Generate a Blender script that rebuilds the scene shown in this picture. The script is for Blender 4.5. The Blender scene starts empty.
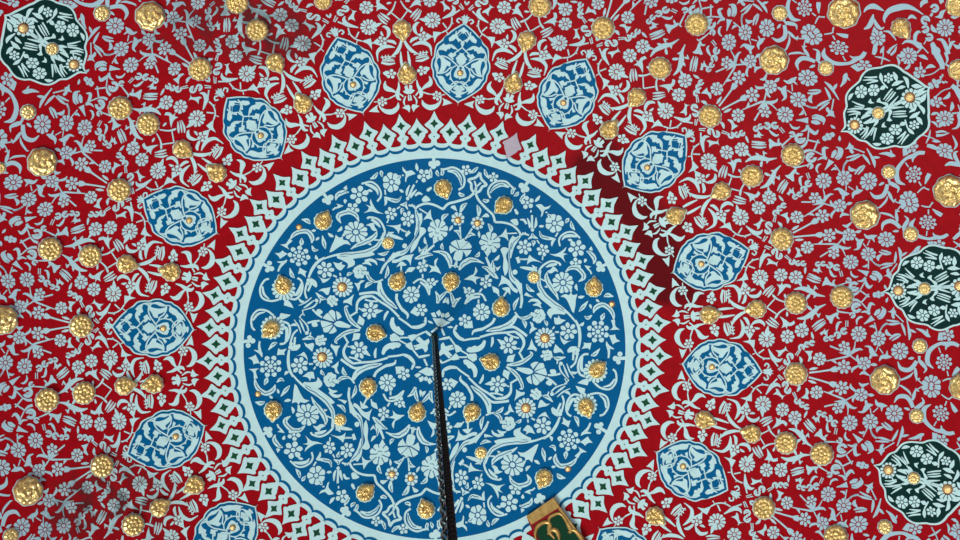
import bpy, math, random
import numpy as np
from mathutils import Matrix, Vector
random.seed(7); rng = np.random.default_rng(7)
SC = bpy.context.scene; COL = SC.collection
PI = math.pi
# ------------------------------------------------------------------ camera / dome geometry
# one unit = 5 mm.  The dome is a spherical cap (radius RD), its crown DD units above the lens.
U = 0.005; F = 1400.0; RD = 800.0; EYE = 1.6
CX, CY = -14.589940, 123.730878
TX, TY, ROLL = 0.0365281579, -0.0349670848, -0.0397080557
DD = 1399.83694
TH0 = math.radians(-1.90379)
RAD = {'a3': 340.204, 'a4': 406.633, 'a5': 476.414, 'b1': 268.062, 'b2': 308.330, 'b3': 340.383, 'b4': 376.752, 'grn': 451.915, 'med': 275.954}
def _rot(V):
    x, y, z = np.asarray(V, float).T
    ca, sa, cb, sb, cr, sr = math.cos(TX), math.sin(TX), math.cos(TY), math.sin(TY), math.cos(ROLL), math.sin(ROLL)
    x, z = ca*x-sa*z, sa*x+ca*z
    y, z = cb*y-sb*z, sb*y+cb*z
    x, y = cr*x-sr*y, sr*x+cr*y
    return np.stack([x, y, z], -1)
MR = _rot(np.eye(3)).T            # camera = MR @ world
def zdome(X, Y): return DD-RD+np.sqrt(np.maximum(RD*RD-X*X-Y*Y, 1.0))
def unproj(p):                    # a sight line to the dome -> plan coordinates of the point it meets
    p = np.atleast_2d(np.asarray(p, float))
    d = np.stack([(p[:, 0]-480)/F, -(p[:, 1]-270)/F, np.ones(len(p))], -1) @ MR
    o = np.array([CX, CY, 0.0])-np.array([0, 0, DD-RD])
    a = (d*d).sum(1); b = (d*o).sum(1); c = (o*o).sum()-RD*RD
    t = (-b+np.sqrt(b*b-a*c))/a
    q = o+d*t[:, None]
    return q[:, :2]
def project(X, Y, z=None):
    X = np.asarray(X, float); Y = np.asarray(Y, float)
    if z is None: z = zdome(X, Y)
    q = np.stack([X-CX, Y-CY, z+0*X], -1) @ MR.T
    return np.stack([480+F*q[..., 0]/q[..., 2], 270-F*q[..., 1]/q[..., 2]], -1)
def lift(P, h=0.0):               # plan points -> metres, h units proud of the plaster (inwards)
    P = np.asarray(P, float); X, Y = P[:, 0], P[:, 1]; z = zdome(X, Y)
    n = np.stack([X, Y, z-(DD-RD)], -1)/RD
    q = np.stack([X, Y, z], -1)-n*np.asarray(h).reshape(-1, 1)
    return np.stack([q[:, 0]*U, -q[:, 1]*U, q[:, 2]*U+EYE], -1)
cam = bpy.data.objects.new('camera', bpy.data.cameras.new('camera')); COL.objects.link(cam)
cam.data.sensor_width = 36; cam.data.lens = 36*F/960; cam.data.clip_end = 200
fl = lambda v: Vector((v[0], -v[1], v[2]))
r_, u_, b_ = fl(MR[0]), fl(MR[1]), -fl(MR[2])
m4 = Matrix((r_, u_, b_)).transposed().to_4x4(); m4.translation = (CX*U, -CY*U, EYE)
cam.matrix_world = m4; SC.camera = cam

# ------------------------------------------------------------------ materials
def srgb(r, g, b):
    f = lambda c: (c/255/12.92) if c/255 <= .04045 else ((c/255+.055)/1.055)**2.4
    return (f(r), f(g), f(b), 1)
STAIN = [((270, 32), 46, .55), ((225, 20), 50, .4), ((105, 492), 50, .55), ((62, 515), 40, .4), ((150, 505), 45, .35), ((170, 30), 45, .3), ((305, 40), 30, .3)]
def paint(name, col, rough=.55, var=.12, scale=30, soot=True, patch=False, outer_col=None):
    m = bpy.data.materials.new(name); m.use_nodes = True
    N = m.node_tree.nodes; L = m.node_tree.links; bs = N['Principled BSDF']
    bs.inputs['Roughness'].default_value = rough
    bs.inputs['Specular IOR Level'].default_value = .05
    g = N.new('ShaderNodeNewGeometry')
    no = N.new('ShaderNodeTexNoise'); no.inputs['Scale'].default_value = scale; no.inputs['Detail'].default_value = 5
    L.new(g.outputs['Position'], no.inputs['Vector'])
    mr = N.new('ShaderNodeMapRange'); mr.inputs['From Min'].default_value = .25; mr.inputs['From Max'].default_value = .75
    mr.inputs['To Min'].default_value = 1-var; mr.inputs['To Max'].default_value = 1+var
    L.new(no.outputs['Fac'], mr.inputs['Value'])
    mx = N.new('ShaderNodeMix'); mx.data_type = 'RGBA'; mx.blend_type = 'MULTIPLY'; mx.inputs[0].default_value = 1
    mx.inputs[6].default_value = col; L.new(mr.outputs[0], mx.inputs[7])
    out = mx.outputs[2]
    def mixto(fac, c, blend='MIX'):
        nonlocal out
        k = N.new('ShaderNodeMix'); k.data_type = 'RGBA'; k.blend_type = blend
        L.new(fac, k.inputs[0]); L.new(out, k.inputs[6]); k.inputs[7].default_value = c; out = k.outputs[2]
    def math_(op, a, b=None, clamp=False):
        k = N.new('ShaderNodeMath'); k.operation = op; k.use_clamp = clamp
        for i, v in enumerate((a, b)):
            if v is None: continue
            if isinstance(v, (int, float)): k.inputs[i].default_value = v
            else: L.new(v, k.inputs[i])
        return k.outputs[0]
    if outer_col or patch:
        sep = N.new('ShaderNodeSeparateXYZ'); L.new(g.outputs['Position'], sep.inputs[0])
        rad = math_('SQRT', math_('ADD', math_('MULTIPLY', sep.outputs[0], sep.outputs[0]), math_('MULTIPLY', sep.outputs[1], sep.outputs[1])))
    if outer_col:  # colour shifts to a second, greyer tone away from the crown
        no2 = N.new('ShaderNodeTexNoise'); no2.inputs['Scale'].default_value = 3; L.new(g.outputs['Position'], no2.inputs['Vector'])
        k = N.new('ShaderNodeMapRange'); k.inputs['From Min'].default_value = 280*U; k.inputs['From Max'].default_value = 400*U
        L.new(math_('ADD', rad, math_('MULTIPLY', math_('SUBTRACT', no2.outputs['Fac'], .5), .5)), k.inputs['Value'])
        mixto(k.outputs[0], outer_col)
    if patch:      # darker red beside the cresting
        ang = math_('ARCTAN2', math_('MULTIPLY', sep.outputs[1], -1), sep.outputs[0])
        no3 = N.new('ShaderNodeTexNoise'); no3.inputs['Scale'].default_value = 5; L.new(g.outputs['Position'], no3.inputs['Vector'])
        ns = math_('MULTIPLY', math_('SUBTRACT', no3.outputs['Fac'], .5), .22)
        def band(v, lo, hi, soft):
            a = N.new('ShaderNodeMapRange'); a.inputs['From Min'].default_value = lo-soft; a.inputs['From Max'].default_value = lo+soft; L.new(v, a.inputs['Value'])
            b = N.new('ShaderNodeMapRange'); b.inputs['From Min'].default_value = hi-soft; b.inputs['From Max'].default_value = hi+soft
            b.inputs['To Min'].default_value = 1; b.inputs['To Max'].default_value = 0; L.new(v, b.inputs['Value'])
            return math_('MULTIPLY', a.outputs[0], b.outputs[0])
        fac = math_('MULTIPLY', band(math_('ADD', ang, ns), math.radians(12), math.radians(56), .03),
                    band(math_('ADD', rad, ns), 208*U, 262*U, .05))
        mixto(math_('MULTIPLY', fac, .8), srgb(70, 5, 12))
    if soot:
        no4 = N.new('ShaderNodeTexNoise'); no4.inputs['Scale'].default_value = 14; no4.inputs['Detail'].default_value = 4; L.new(g.outputs['Position'], no4.inputs['Vector'])
        tot = None
        for (px, r, amt) in STAIN:
            c = lift(unproj([px]))[0]
            dn = N.new('ShaderNodeVectorMath'); dn.operation = 'DISTANCE'; L.new(g.outputs['Position'], dn.inputs[0]); dn.inputs[1].default_value = c
            k = N.new('ShaderNodeMapRange'); k.inputs['From Min'].default_value = 0; k.inputs['From Max'].default_value = r*U
            k.inputs['To Min'].default_value = amt; k.inputs['To Max'].default_value = 0; L.new(dn.outputs['Value'], k.inputs['Value'])
            tot = k.outputs[0] if tot is None else math_('ADD', tot, k.outputs[0])
        k = N.new('ShaderNodeMapRange'); k.inputs['From Min'].default_value = .4; k.inputs['From Max'].default_value = .6; L.new(no4.outputs['Fac'], k.inputs['Value'])
        mixto(math_('MULTIPLY', tot, math_('ADD', math_('MULTIPLY', k.outputs[0], 1.2), .25), True), srgb(40, 36, 38))
    L.new(out, bs.inputs['Base Color'])
    return m
M = {}
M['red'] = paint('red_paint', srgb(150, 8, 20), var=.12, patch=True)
M['light'] = paint('pale_turquoise_paint', srgb(188, 226, 227), var=.06, outer_col=srgb(162, 196, 208))
M['pale'] = paint('pale_blue_white_paint', srgb(188, 226, 227), var=.05, soot=False)
M['blue'] = paint('cobalt_blue_paint', srgb(0, 90, 142), var=.08, soot=False)
M['mblue'] = paint('medallion_blue_paint', srgb(0, 92, 140), var=.08, soot=False)
M['green'] = paint('dark_green_paint', srgb(10, 46, 44), var=.15, soot=False)
M['leafgreen'] = paint('green_paint', srgb(24, 74, 50), var=.2, soot=False)
M['grey'] = paint('worn_grey_plaster', srgb(178, 172, 184), var=.08, soot=False)
def gold(name, col, rough, nscale=60, nvar=.15):
    m = bpy.data.materials.new(name); m.use_nodes = True
    N = m.node_tree.nodes; L = m.node_tree.links; bs = N['Principled BSDF']
    bs.inputs['Metallic'].default_value = .65; bs.inputs['Roughness'].default_value = rough
    g = N.new('ShaderNodeTexCoord'); no = N.new('ShaderNodeTexNoise'); no.inputs['Scale'].default_value = nscale; no.inputs['Detail'].default_value = 3
    L.new(g.outputs['Object'], no.inputs['Vector'])
    cr = N.new('ShaderNodeValToRGB'); cr.color_ramp.elements[0].position = .3; cr.color_ramp.elements[1].position = .65
    cr.color_ramp.elements[0].color = (col[0]*(1-nvar), col[1]*(1-nvar*1.25), col[2]*(1-nvar*1.6), 1); cr.color_ramp.elements[1].color = col
    L.new(no.outputs['Fac'], cr.inputs[0]); L.new(cr.outputs[0], bs.inputs['Base Color'])
    bp = N.new('ShaderNodeBump'); bp.inputs['Strength'].default_value = .4; bp.inputs['Distance'].default_value = .004
    L.new(no.outputs['Fac'], bp.inputs['Height']); L.new(bp.outputs[0], bs.inputs['Normal'])
    return m
M['gold'] = gold('gilded_relief', srgb(255, 233, 162), .3, 7, .5)
M['stud'] = gold('gilded_stud', srgb(255, 222, 150), .28, 30, .1)
M['copper'] = gold('copper_collar', srgb(140, 80, 30), .45, 30, .2)
M['oldgold'] = gold('old_gilding', srgb(205, 170, 100), .42, 40, .3)
def plain(name, col, rough=.5, metal=0):
    m = bpy.data.materials.new(name); m.use_nodes = True; b = m.node_tree.nodes['Principled BSDF']
    N = m.node_tree.nodes; L = m.node_tree.links
    no = N.new('ShaderNodeTexNoise'); no.inputs['Scale'].default_value = 40
    cr = N.new('ShaderNodeValToRGB'); cr.color_ramp.elements[0].color = tuple(c*.7 for c in col[:3])+(1,); cr.color_ramp.elements[1].color = col
    L.new(no.outputs['Fac'], cr.inputs[0]); L.new(cr.outputs[0], b.inputs['Base Color'])
    b.inputs['Roughness'].default_value = rough; b.inputs['Metallic'].default_value = metal; b.inputs['Specular IOR Level'].default_value = .12
    return m
M['cable'] = plain('black_rubber', srgb(16, 20, 19), .6)
M['cable'].node_tree.nodes['Principled BSDF'].inputs['Specular IOR Level'].default_value = .05
M['iron'] = plain('dark_iron', srgb(58, 74, 68), .2, .8)
M['boardred'] = plain('board_red_paint', srgb(135, 22, 28), .5)
M['boardgreen'] = plain('board_green_paint', srgb(14, 62, 40), .5)

# ------------------------------------------------------------------ object helpers
def link(name, verts, faces, mat, parent=None, loc=None, smooth=False):
    me = bpy.data.meshes.new(name)
    v = np.asarray(verts, float)
    if loc is not None: v = v-np.asarray(loc)
    me.from_pydata(v.tolist(), [], faces); me.update()
    if smooth: me.polygons.foreach_set('use_smooth', [True]*len(me.polygons))
    me.materials.append(mat)
    o = bpy.data.objects.new(name, me); COL.objects.link(o)
    if parent: o.parent = parent
    elif loc is not None: o.location = loc
    return o
def empty(name, loc):
    o = bpy.data.objects.new(name, None); o.empty_display_size = .05; o.location = loc; COL.objects.link(o); return o
def tag(o, label, cat, group=None):
    o['label'] = label; o['category'] = cat
    if group: o['group'] = group
class Patch:                      # a set of flat painted shapes: 2D points + faces
    def __init__(s): s.p = []; s.f = []; s.n = 0; s.ax = []; s.vein = None
    def poly(s, pts):
        pts = np.asarray(pts, float); s.p.append(pts); s.f.append([list(range(s.n, s.n+len(pts)))]); s.n += len(pts)
    def strip(s, a, b):
        a = np.asarray(a); b = np.asarray(b); k = len(a)
        s.p.append(np.concatenate([a, b]))
        s.f.append([[s.n+i, s.n+i+1, s.n+k+i+1, s.n+k+i] for i in range(k-1)]); s.n += 2*k
    def shapes(s): return list(zip(s.p, s.f))
def crom(p, sub=4, closed=False):
    p = np.asarray(p, float); n = len(p)
    if n < 3 and not closed:
        t = np.linspace(0, 1, sub+1)[:, None]; return p[0]*(1-t)+p[-1]*t
    out = []
    rg = range(n) if closed else range(n-1)
    for i in rg:
        p1, p2 = p[i], p[(i+1) % n]
        p0 = p[(i-1) % n] if closed or i > 0 else 2*p1-p2
        p3 = p[(i+2) % n] if closed or i < n-2 else 2*p2-p1
        for k in range(sub):
            t = k/sub
            out.append(.5*((2*p1)+(-p0+p2)*t+(2*p0-5*p1+4*p2-p3)*t*t+(-p0+3*p1-3*p2+p3)*t**3))
    if not closed: out.append(p[-1])
    return np.array(out)
def blob(p, sub=3):               # closed outline: soft bends stay curved, pointed tips stay pointed
    p = np.asarray(p, float); n = len(p); out = []
    tan = np.zeros_like(p)
    for i in range(n):
        a = p[i]-p[i-1]; d = p[(i+1) % n]-p[i]; la, ld = np.hypot(*a), np.hypot(*d)
        cs = (a @ d)/max(la*ld, 1e-9)
        if cs > .0: tan[i] = (p[(i+1) % n]-p[i-1])*.5*min(1.0, .35+cs)
    for i in range(n):
        p1, p2 = p[i], p[(i+1) % n]; L_ = np.hypot(*(p2-p1))
        m1, m2 = [m*min(1.0, L_/max(np.hypot(*m), 1e-9)) for m in (tan[i], tan[(i+1) % n])]
        for k in range(sub):
            s = k/sub; out.append((2*s**3-3*s*s+1)*p1+(s**3-2*s*s+s)*m1+(-2*s**3+3*s*s)*p2+(s**3-s*s)*m2)
    return np.array(out)
def stroke(P, pts, w):
    pts = np.asarray(pts, float)
    c = crom(np.column_stack([pts, w]), 4); xy = c[:, :2]; hw = np.maximum(c[:, 2]/2, .28)
    d = np.gradient(xy, axis=0); d /= np.maximum(np.hypot(*d.T), 1e-6)[:, None]
    n = np.stack([-d[:, 1], d[:, 0]], -1)
    xy = xy.copy()
    P.strip(xy+n*hw[:, None], xy-n*hw[:, None])
def disc(P, x, y, r, k=10):
    t = np.arange(k)*2*PI/k; P.poly(np.stack([x+r*np.cos(t), y+r*np.sin(t)], -1))
def ring(P, x, y, r0, r1, a0=0, a1=2*PI, k=12):
    t = np.linspace(a0, a1, k+1); c, s_ = np.cos(t), np.sin(t)
    P.strip(np.stack([x+r0*c, y+r0*s_], -1), np.stack([x+r1*c, y+r1*s_], -1))
def wedge(P, x, y, r0, r1, a, hw, tip=.12):
    t = np.linspace(-1, 1, 5); out = np.stack([x+(r1*(1-tip*t**2))*np.cos(a+hw*t*.93), y+(r1*(1-tip*t**2))*np.sin(a+hw*t*.93)], -1)
    inn = np.stack([x+r0*np.cos(a+hw*np.array([.75, -.75])), y+r0*np.sin(a+hw*np.array([.75, -.75]))], -1)
    P.poly(np.concatenate([out, inn]))
def parse(text, P, ox, oy, k=.1):
    """traced strokes: s stem, l leaf, b rounded shape, p sharp shape, d daisy, f flower, r double rosette, c curl, o dot"""
    for ln in text.split('\n'):
        for item in ln.split(';'):
            w = item.replace(',', ' ').split()
            if not w: continue
            t = w[0]
            X = lambda i: ox+float(w[i])*k
            Y = lambda i: oy+float(w[i])*k
            if t == 's':
                wd = float(w[-1][1:])*k; v = w[1:-1]
                pts = [(ox+float(v[i])*k, oy+float(v[i+1])*k) for i in range(0, len(v), 2)]
                stroke(P, pts, [wd]*len(pts))
            elif t == 'l':
                v = [float(a) for a in w[1:]]
                pts = [(ox+v[i]*k, oy+v[i+1]*k) for i in range(0, len(v), 3)]
                wd = [max(v[i+2]*k, .7) for i in range(0, len(v), 3)]
                stroke(P, pts, wd)
                if P.vein is not None and max(wd) >= 3.4 and len(pts) >= 3:
                    cc = crom(pts, 4); m = len(cc); cc = cc[int(m*.15):int(m*.86)]
                    nz = np.gradient(cc, axis=0); nz = np.stack([-nz[:, 1], nz[:, 0]], -1)/np.maximum(np.hypot(*nz.T), 1e-6)[:, None]
                    cc = cc+nz*.35*np.sin(np.arange(len(cc))*1.9)[:, None]
                    stroke(P.vein, cc[::2], [.62]*len(cc[::2]))
            elif t in 'bp':
                v = [float(a) for a in w[1:]]
                pts = [(ox+v[i]*k, oy+v[i+1]*k) for i in range(0, len(v), 2)]
                P.poly(blob(pts) if t == 'b' else pts)
            elif t == 'o': disc(P, X(1), Y(2), float(w[3])*k)
            elif t == 'c':
                r = float(w[3])*k; a = random.random()*6
                ring(P, X(1), Y(2), r*.42, r, a, a+5.5); ring(P, X(1), Y(2), 0, r*.36, a+2.2, a+5.9, 6)
            else:
                x, y, r = X(1), Y(2), float(w[3])*k; n = int(w[4]) if len(w) > 4 else 6
                a0 = random.random()*6 if len(w) < 6 else float(w[5])
                gap = .62/(.75*r)
                if t == 'D':
                    Q_ = Patch(); P.ax.append(Q_)
                    for i in range(n): wedge(Q_, x, y, r*.4, r, i*2*PI/n, max(PI/n-gap*.4, PI/n*.6))
                elif t == 'd':
                    disc(P, x, y, r*.24, 9)
                    for i in range(n): wedge(P, x, y, r*.35, r*1.03, a0+i*2*PI/n, max(PI/n-gap*.38, PI/n*.6))
                elif t == 'f':
                    disc(P, x, y, r*.26, 8)
                    for i in range(n):
                        a = a0+i*2*PI/n; rr = min(r*.36, .68*r*math.sin(PI/n)*.9)
                        wedge(P, x, y, r*.38, r*1.04, a, PI/n*.85, .26)
                elif t == 'r':
                    disc(P, x, y, r*.2, 8)
                    for i in range(n):
                        a = a0+i*2*PI/n
                        wedge(P, x, y, r*.28, r*.56, a, PI/n*.8, .1); wedge(P, x, y, r*.64, r, a+PI/n*.0, PI/n*.84, .2)
# ------------------------------------------------------------------ the 16-fold layout: control points of the painted design
OBS = []
def obs(c, *a):
    for x, y, k in a: OBS.append((c, k, x, y))
obs('med', (722,368,0),(711,261,2),(655,161,4),(568,94,6),(461,63,8),(350,75,10),(254,128,12),(180,216,14),(153,328,16),(166,440,18),(692,471,-2))
obs('grn', (47,45,13),(884,110,3),(931,288,1),(920,480,-1))
obs('b1', (709,315,1),(675,216,3),(609,130,5),(513,84,7),(407,75,9),(303,104,11),(217,173,13),(171,272,15),(154,384,17),(195,485,19),(704,420,-1),(655,516,-3))
obs('b2', (757,309,1),(722,191,3),(637,97,5),(527,40,7),(402,29,9),(275,62,11),(182,149,13),(126,264,15),(124,386,17),(159,508,19),(752,434,-1))
obs('b3', (796,303,1),(752,176,3),(660,68,5),(540,6,7),(257,30,11),(148,124,13),(90,256,15),(84,393,17),(133,525,19),(786,443,-1))
obs('b4', (842,297,1),(793,155,3),(697,24,5),(120,108,13),(50,249,15),(47,400,17),(822,454,-1))
obs('a3', (796,374,0),(782,239,2),(710,116,4),(603,28,6),(200,69,12),(119,190,14),(81,326,16),(102,466,18),(764,508,-2))
obs('a4', (885,380,0),(865,215,2),(774,60,4),(150,16,12),(42,162,14),(3,320,16),(28,491,18))
obs('a5', (844,12,4),(950,191,2))
# drop the controls whose identity is uncertain from the warp, keep them as bosses
K_ = np.array([o[1] for o in OBS]); P_ = unproj([o[2:] for o in OBS])
MODEL = np.array([[RAD[c]*math.cos(TH0+k*PI/16), RAD[c]*math.sin(TH0+k*PI/16)] for c, k, x, y in OBS])
RES = P_-MODEL
okm = np.hypot(*RES.T) < 16
def wfield(pts, ctrl, res, sig=34.0):
    d2 = ((pts[:, None, :]-ctrl[None])**2).sum(-1); w = np.exp(-d2/(2*sig*sig))
    return (w[:, :, None]*res[None]).sum(1)/(w.sum(1)[:, None]+.12)
def warp(pts): return pts+wfield(pts, MODEL[okm], RES[okm])
def unwarp(pts): return pts-wfield(pts, P_[okm], RES[okm])
def to_canon(P, k, sign):         # image trace -> (r, phi) in the half sector
    out = []
    for pts, fs in P.shapes():
        q = unwarp(unproj(pts)); r = np.hypot(*q.T); th = np.arctan2(q[:, 1], q[:, 0])
        ph = sign*(th-TH0-k*PI/16); ph = (ph+PI) % (2*PI)-PI
        out.append((np.stack([r, ph], -1), [[i-fs[0][0] for i in f] for f in fs]))
    # faces are indexed from their own shape
    res = []
    for (rp, fs), (pts, raw) in zip(out, P.shapes()):
        m = min(min(f) for f in raw); res.append((rp, [[i-m for i in f] for f in raw]))
    return res
def place(canon, sectors, h, cull=130, clip=None):
    V, Fc, n = [], [], 0
    for k, sg in sectors:
        for rp, fs in canon:
            th = TH0+k*PI/16+sg*rp[:, 1]; q = np.stack([rp[:, 0]*np.cos(th), rp[:, 0]*np.sin(th)], -1)
            pc = project(*q.mean(0))
            if cull is not None and not (-cull < pc[0] < 960+cull and -cull < pc[1] < 540+cull): continue
            if clip is not None and not clip(rp): continue
            V.append(warp(q)); Fc += [[i+n for i in f] for f in fs]; n += len(q)
    if not V: return None, None
    return lift(np.concatenate(V), h), Fc

# ------------------------------------------------------------------ traced ornament, half a sector of the red ground
T1 = Patch()
parse('''b 322 345 352 360 384 402 398 362 400 335 370 325; l 395 370 8 440 374 18 492 345 10; l 440 322 18 480 318 14 500 312 6
b 505 310 545 270 550 300 600 305 590 335 555 335 545 360 525 345
l 465 395 14 490 420 30 540 415 40 590 390 26 650 378 8; s 530 420 505 500 w14; s 492 366 538 402 w14
l 545 420 10 580 460 34 610 505 50 650 515 30 688 500 6
l 445 428 4 400 445 36 372 490 50 372 530 52 390 570 40 430 605 20 470 615 8; f 490 575 48 6; s 505 540 505 500 w10
b 390 625 430 640 470 625 440 690 420 725 405 680; s 495 610 505 655 w10
f 745 432 50 5; b 725 470 790 465 775 508 755 500; l 790 312 20 860 305 26 950 290 10
l 845 368 12 850 430 26 880 498 20; l 868 368 10 885 430 16 895 490 8; l 885 372 8 905 430 14 905 480 6''', T1, 640, 286)
parse('''s 10 350 25 420 35 490 w10; l 0 440 6 25 445 14 50 440 4; l 5 405 6 25 420 12 45 410 4; l 5 470 6 28 475 14 50 475 4
l 0 525 8 40 522 14 100 505 30 135 440 42 125 380 28 105 335 6; l 185 250 10 120 275 30 60 320 36 30 365 22 12 405 6
l 135 315 14 165 335 32 185 380 26 188 398 6; l 212 392 8 250 362 30 300 352 36 338 378 26 345 402 6
f 198 442 52 5; b 160 475 235 475 207 522 190 522; l 245 415 6 270 425 24 300 425 6; s 197 515 197 550 w14
l 382 400 6 372 450 38 362 510 30; d 368 530 82 12
l 400 312 10 440 345 24 492 388 6; l 380 335 8 425 370 18 480 408 6; l 358 352 10 400 388 22 470 420 6
s 370 215 465 280 w13; l 575 212 12 500 260 16 460 310 22 455 330 6
b 495 300 530 320 560 340 600 370 640 345 650 375 610 400 575 400 570 435 555 405 515 420 530 385 525 350
l 572 258 10 572 285 24 570 305 6; d 575 505 68 8; d 718 445 70 8; l 755 335 8 740 380 28 735 410 10
l 672 325 10 750 318 38 830 270 52 880 220 32 960 182 8; l 815 340 4 820 310 28 815 270 20; l 845 195 4 870 215 28 880 230 14
l 775 200 18 800 225 28 825 242 6; l 865 270 4 880 290 22 890 315 6; l 905 270 4 895 290 12 890 310 6
l 820 410 12 880 360 22 940 328 8; l 832 432 8 890 388 16 955 345 8; l 850 450 14 910 400 26 958 365 10
l 815 460 10 825 500 26 835 530 8''', T1, 730, 286)
parse('''b 195 470 230 450 250 425 255 450 290 430 275 460 275 505 255 490 235 475 215 495
l 375 225 8 378 250 16 420 260 16 500 270 10; b 255 290 300 295 350 270 385 260 385 285 345 310 330 345 320 375 300 370 290 345 270 325; l 365 280 4 375 310 20 395 328 6
l 420 360 6 390 365 22 372 400 28 365 450 10
c 565 215 54; c 525 290 32; s 460 345 458 410 w10; s 480 345 478 405 w10; c 440 450 38; c 375 490 38; c 315 520 30; c 262 528 30
l 525 82 8 600 50 16 690 62 22; f 785 55 64 6; l 700 68 10 730 65 44 760 60 20
l 525 138 28 570 140 24 615 165 14; s 612 165 690 78 w15; s 620 170 690 250 w13
l 610 262 8 660 255 24 700 280 28; l 685 280 20 690 220 32 710 175 32 750 190 6
l 640 380 6 690 345 32 730 315 62; l 745 290 22 780 255 44 800 230 10; l 770 312 16 815 280 30 835 215 10; l 815 205 8 852 250 26 820 312 22 780 328 8
l 880 115 6 870 140 26 865 165 6; d 590 478 78 10; l 570 385 8 570 340 22 600 310 22 630 310 4
d 785 525 75 9; l 695 405 8 730 400 26 745 420 10; s 745 365 770 460 w12; l 800 455 8 830 400 18 870 370 18''', T1, 800, 286)
parse('''b 235 255 270 245 300 205 310 240 325 260 305 285 310 320 290 325 275 300 275 270
l 225 340 10 290 350 22 350 355 10; l 235 380 10 290 380 26 365 370 12; l 155 455 8 190 400 18 235 372 16; l 375 370 16 400 430 26 418 495 6
s 300 265 400 360 w12; l 225 430 6 230 470 36 285 500 6; l 255 530 14 310 490 26 365 480 10; l 280 545 10 330 515 22 370 490 8
l 430 330 10 445 400 18 460 480 32 455 540 8; l 460 430 6 490 450 26 525 465 6; l 525 425 6 590 450 32 640 490 38 670 510 8; l 635 430 6 640 460 18 630 480 8
f 850 490 62 6; b 745 545 755 470 790 465 800 545''', T1, 864, 286)
parse('''l 90 328 18 200 315 16 300 300 20; b 300 290 330 270 360 260 380 315 340 322 305 310; f 440 268 72 7
l 90 295 8 130 288 28 175 280 10; d 195 190 66 8; b 45 110 130 110 110 150 120 180 90 215 75 215 85 160; l 0 170 10 12 205 26 0 240 8
l 265 210 10 380 185 16 490 155 22 540 90 16 555 10 8; l 500 150 20 540 110 34 600 90 22 630 100 6; f 445 68 60 6; b 385 125 440 120 500 90 510 130 470 150; s 300 60 390 95 w16
l 310 205 6 340 210 26 365 235 6; s 505 155 590 220 w14; d 645 232 66 7; l 580 145 6 575 180 26 600 215 10; l 705 245 10 745 245 32 775 250 6
l 600 345 8 640 325 30 700 355 10; l 640 300 10 650 320 22 660 330 8; l 520 325 6 530 290 28 590 255 18
l 650 60 6 700 70 28 730 130 54 780 155 6; l 730 120 34 705 175 24 695 185 6; s 780 60 760 115 w11; l 795 210 8 820 170 36 870 165 44 920 170 6; l 875 105 6 870 140 22 868 160 20; s 795 80 835 135 w11
l 640 405 6 660 430 26 715 430 10''', T1, 800, 340)
parse('''d 360 110 86 10; l 445 185 10 480 182 28 505 180 6; l 558 160 28 555 200 22
l 340 215 8 370 280 36 440 300 44 490 270 44 530 210 38; l 550 200 30 590 240 40 625 290 26 600 330 4; l 515 280 18 520 330 34 530 410 6; l 565 380 6 545 390 20 530 380 10; s 540 395 590 440 w12; l 495 320 6 460 360 24 380 395 18 355 390 6
d 678 445 95 10; l 700 285 4 640 220 46 660 110 46 760 40 32 840 40 44 900 35 40 960 60 32; r 808 222 86 9; s 755 75 775 130 w12; s 838 310 850 360 w14; l 790 410 12 840 390 16 880 385 10
l 890 360 10 930 310 44 960 280 44; l 860 380 10 910 430 16; l 360 405 8 400 460 44 470 535 22; l 485 455 6 520 490 32 515 540 10; s 530 490 580 445 w12; l 825 100 6 835 65 26 870 50 20''', T1, 864, 340)
parse('''b 325 305 360 290 390 290 410 275 415 300 438 308 415 318 410 340 390 325 360 320; s 345 260 365 235 390 255 375 285 w16
s 240 90 275 145 335 182 400 185 w14; b 130 15 180 5 200 0 250 0 245 50 240 95 215 60 190 35; s 285 135 340 95 w14; l 225 145 10 255 130 8; l 330 200 6 345 185 18 360 180 6
l 385 90 10 410 140 28 440 190 46 490 205 32 525 185 8; s 410 170 480 265 w15
b 455 100 500 105 545 85 555 60 570 100 600 125 560 105 530 125 500 160 475 165 485 135
c 715 75 36; c 770 45 32; c 820 30 32; s 650 150 690 100 w10; s 668 160 700 112 w10; c 600 165 38; c 568 218 36; s 545 268 490 305 w10; s 525 255 480 295 w10
l 695 165 6 710 200 32 715 235 8; l 530 330 8 555 318 20 575 312 8''', T1, 730, 340)
T2 = Patch()
parse('''l 210 225 6 205 180 32 250 110 54 340 75 64 430 65 54 520 95 26 600 145 8; l 440 190 10 480 160 36 530 185 10
c 620 200 48; c 620 290 42; c 660 370 42; s 690 420 710 470 w26; c 725 510 46; c 710 80 46; s 690 130 670 160 w24
l 570 70 10 590 25 44 640 5 34; b 710 165 750 150 770 110 830 90 805 130 790 180 760 180; d 820 275 88 12; l 680 245 10 700 290 44 740 320 10
l 735 390 8 790 400 34 830 470 44 850 540 44; l 920 410 6 880 430 34 860 490 20; s 860 375 860 420 w11; l 875 165 10 910 170 34 955 160 10
l 0 290 10 50 260 44 80 200 44 95 140 10; l 100 190 22 130 250 38 170 285 28 205 270 6; d 140 380 78 9; b 80 320 100 260 140 310; l 115 440 34 110 500 48 95 545 34
l 195 310 6 260 320 26 325 400 10; l 385 440 6 430 410 26 500 420 38 570 460 64; l 515 410 32 520 350 38 550 315 28 575 325 6; b 535 455 570 430 605 475 570 490; s 580 480 540 530 w12; s 600 475 650 530 w12; s 635 390 605 440 w11
l 0 120 10 30 80 34 100 60 54 200 105 10; d 1040 300 90 11; l 960 430 8 990 480 44 1010 540 20; l 760 20 44 800 0 30; d 1000 60 70 9; l 900 440 10 950 470 40 990 420 10''', T2, 864, 0)
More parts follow.
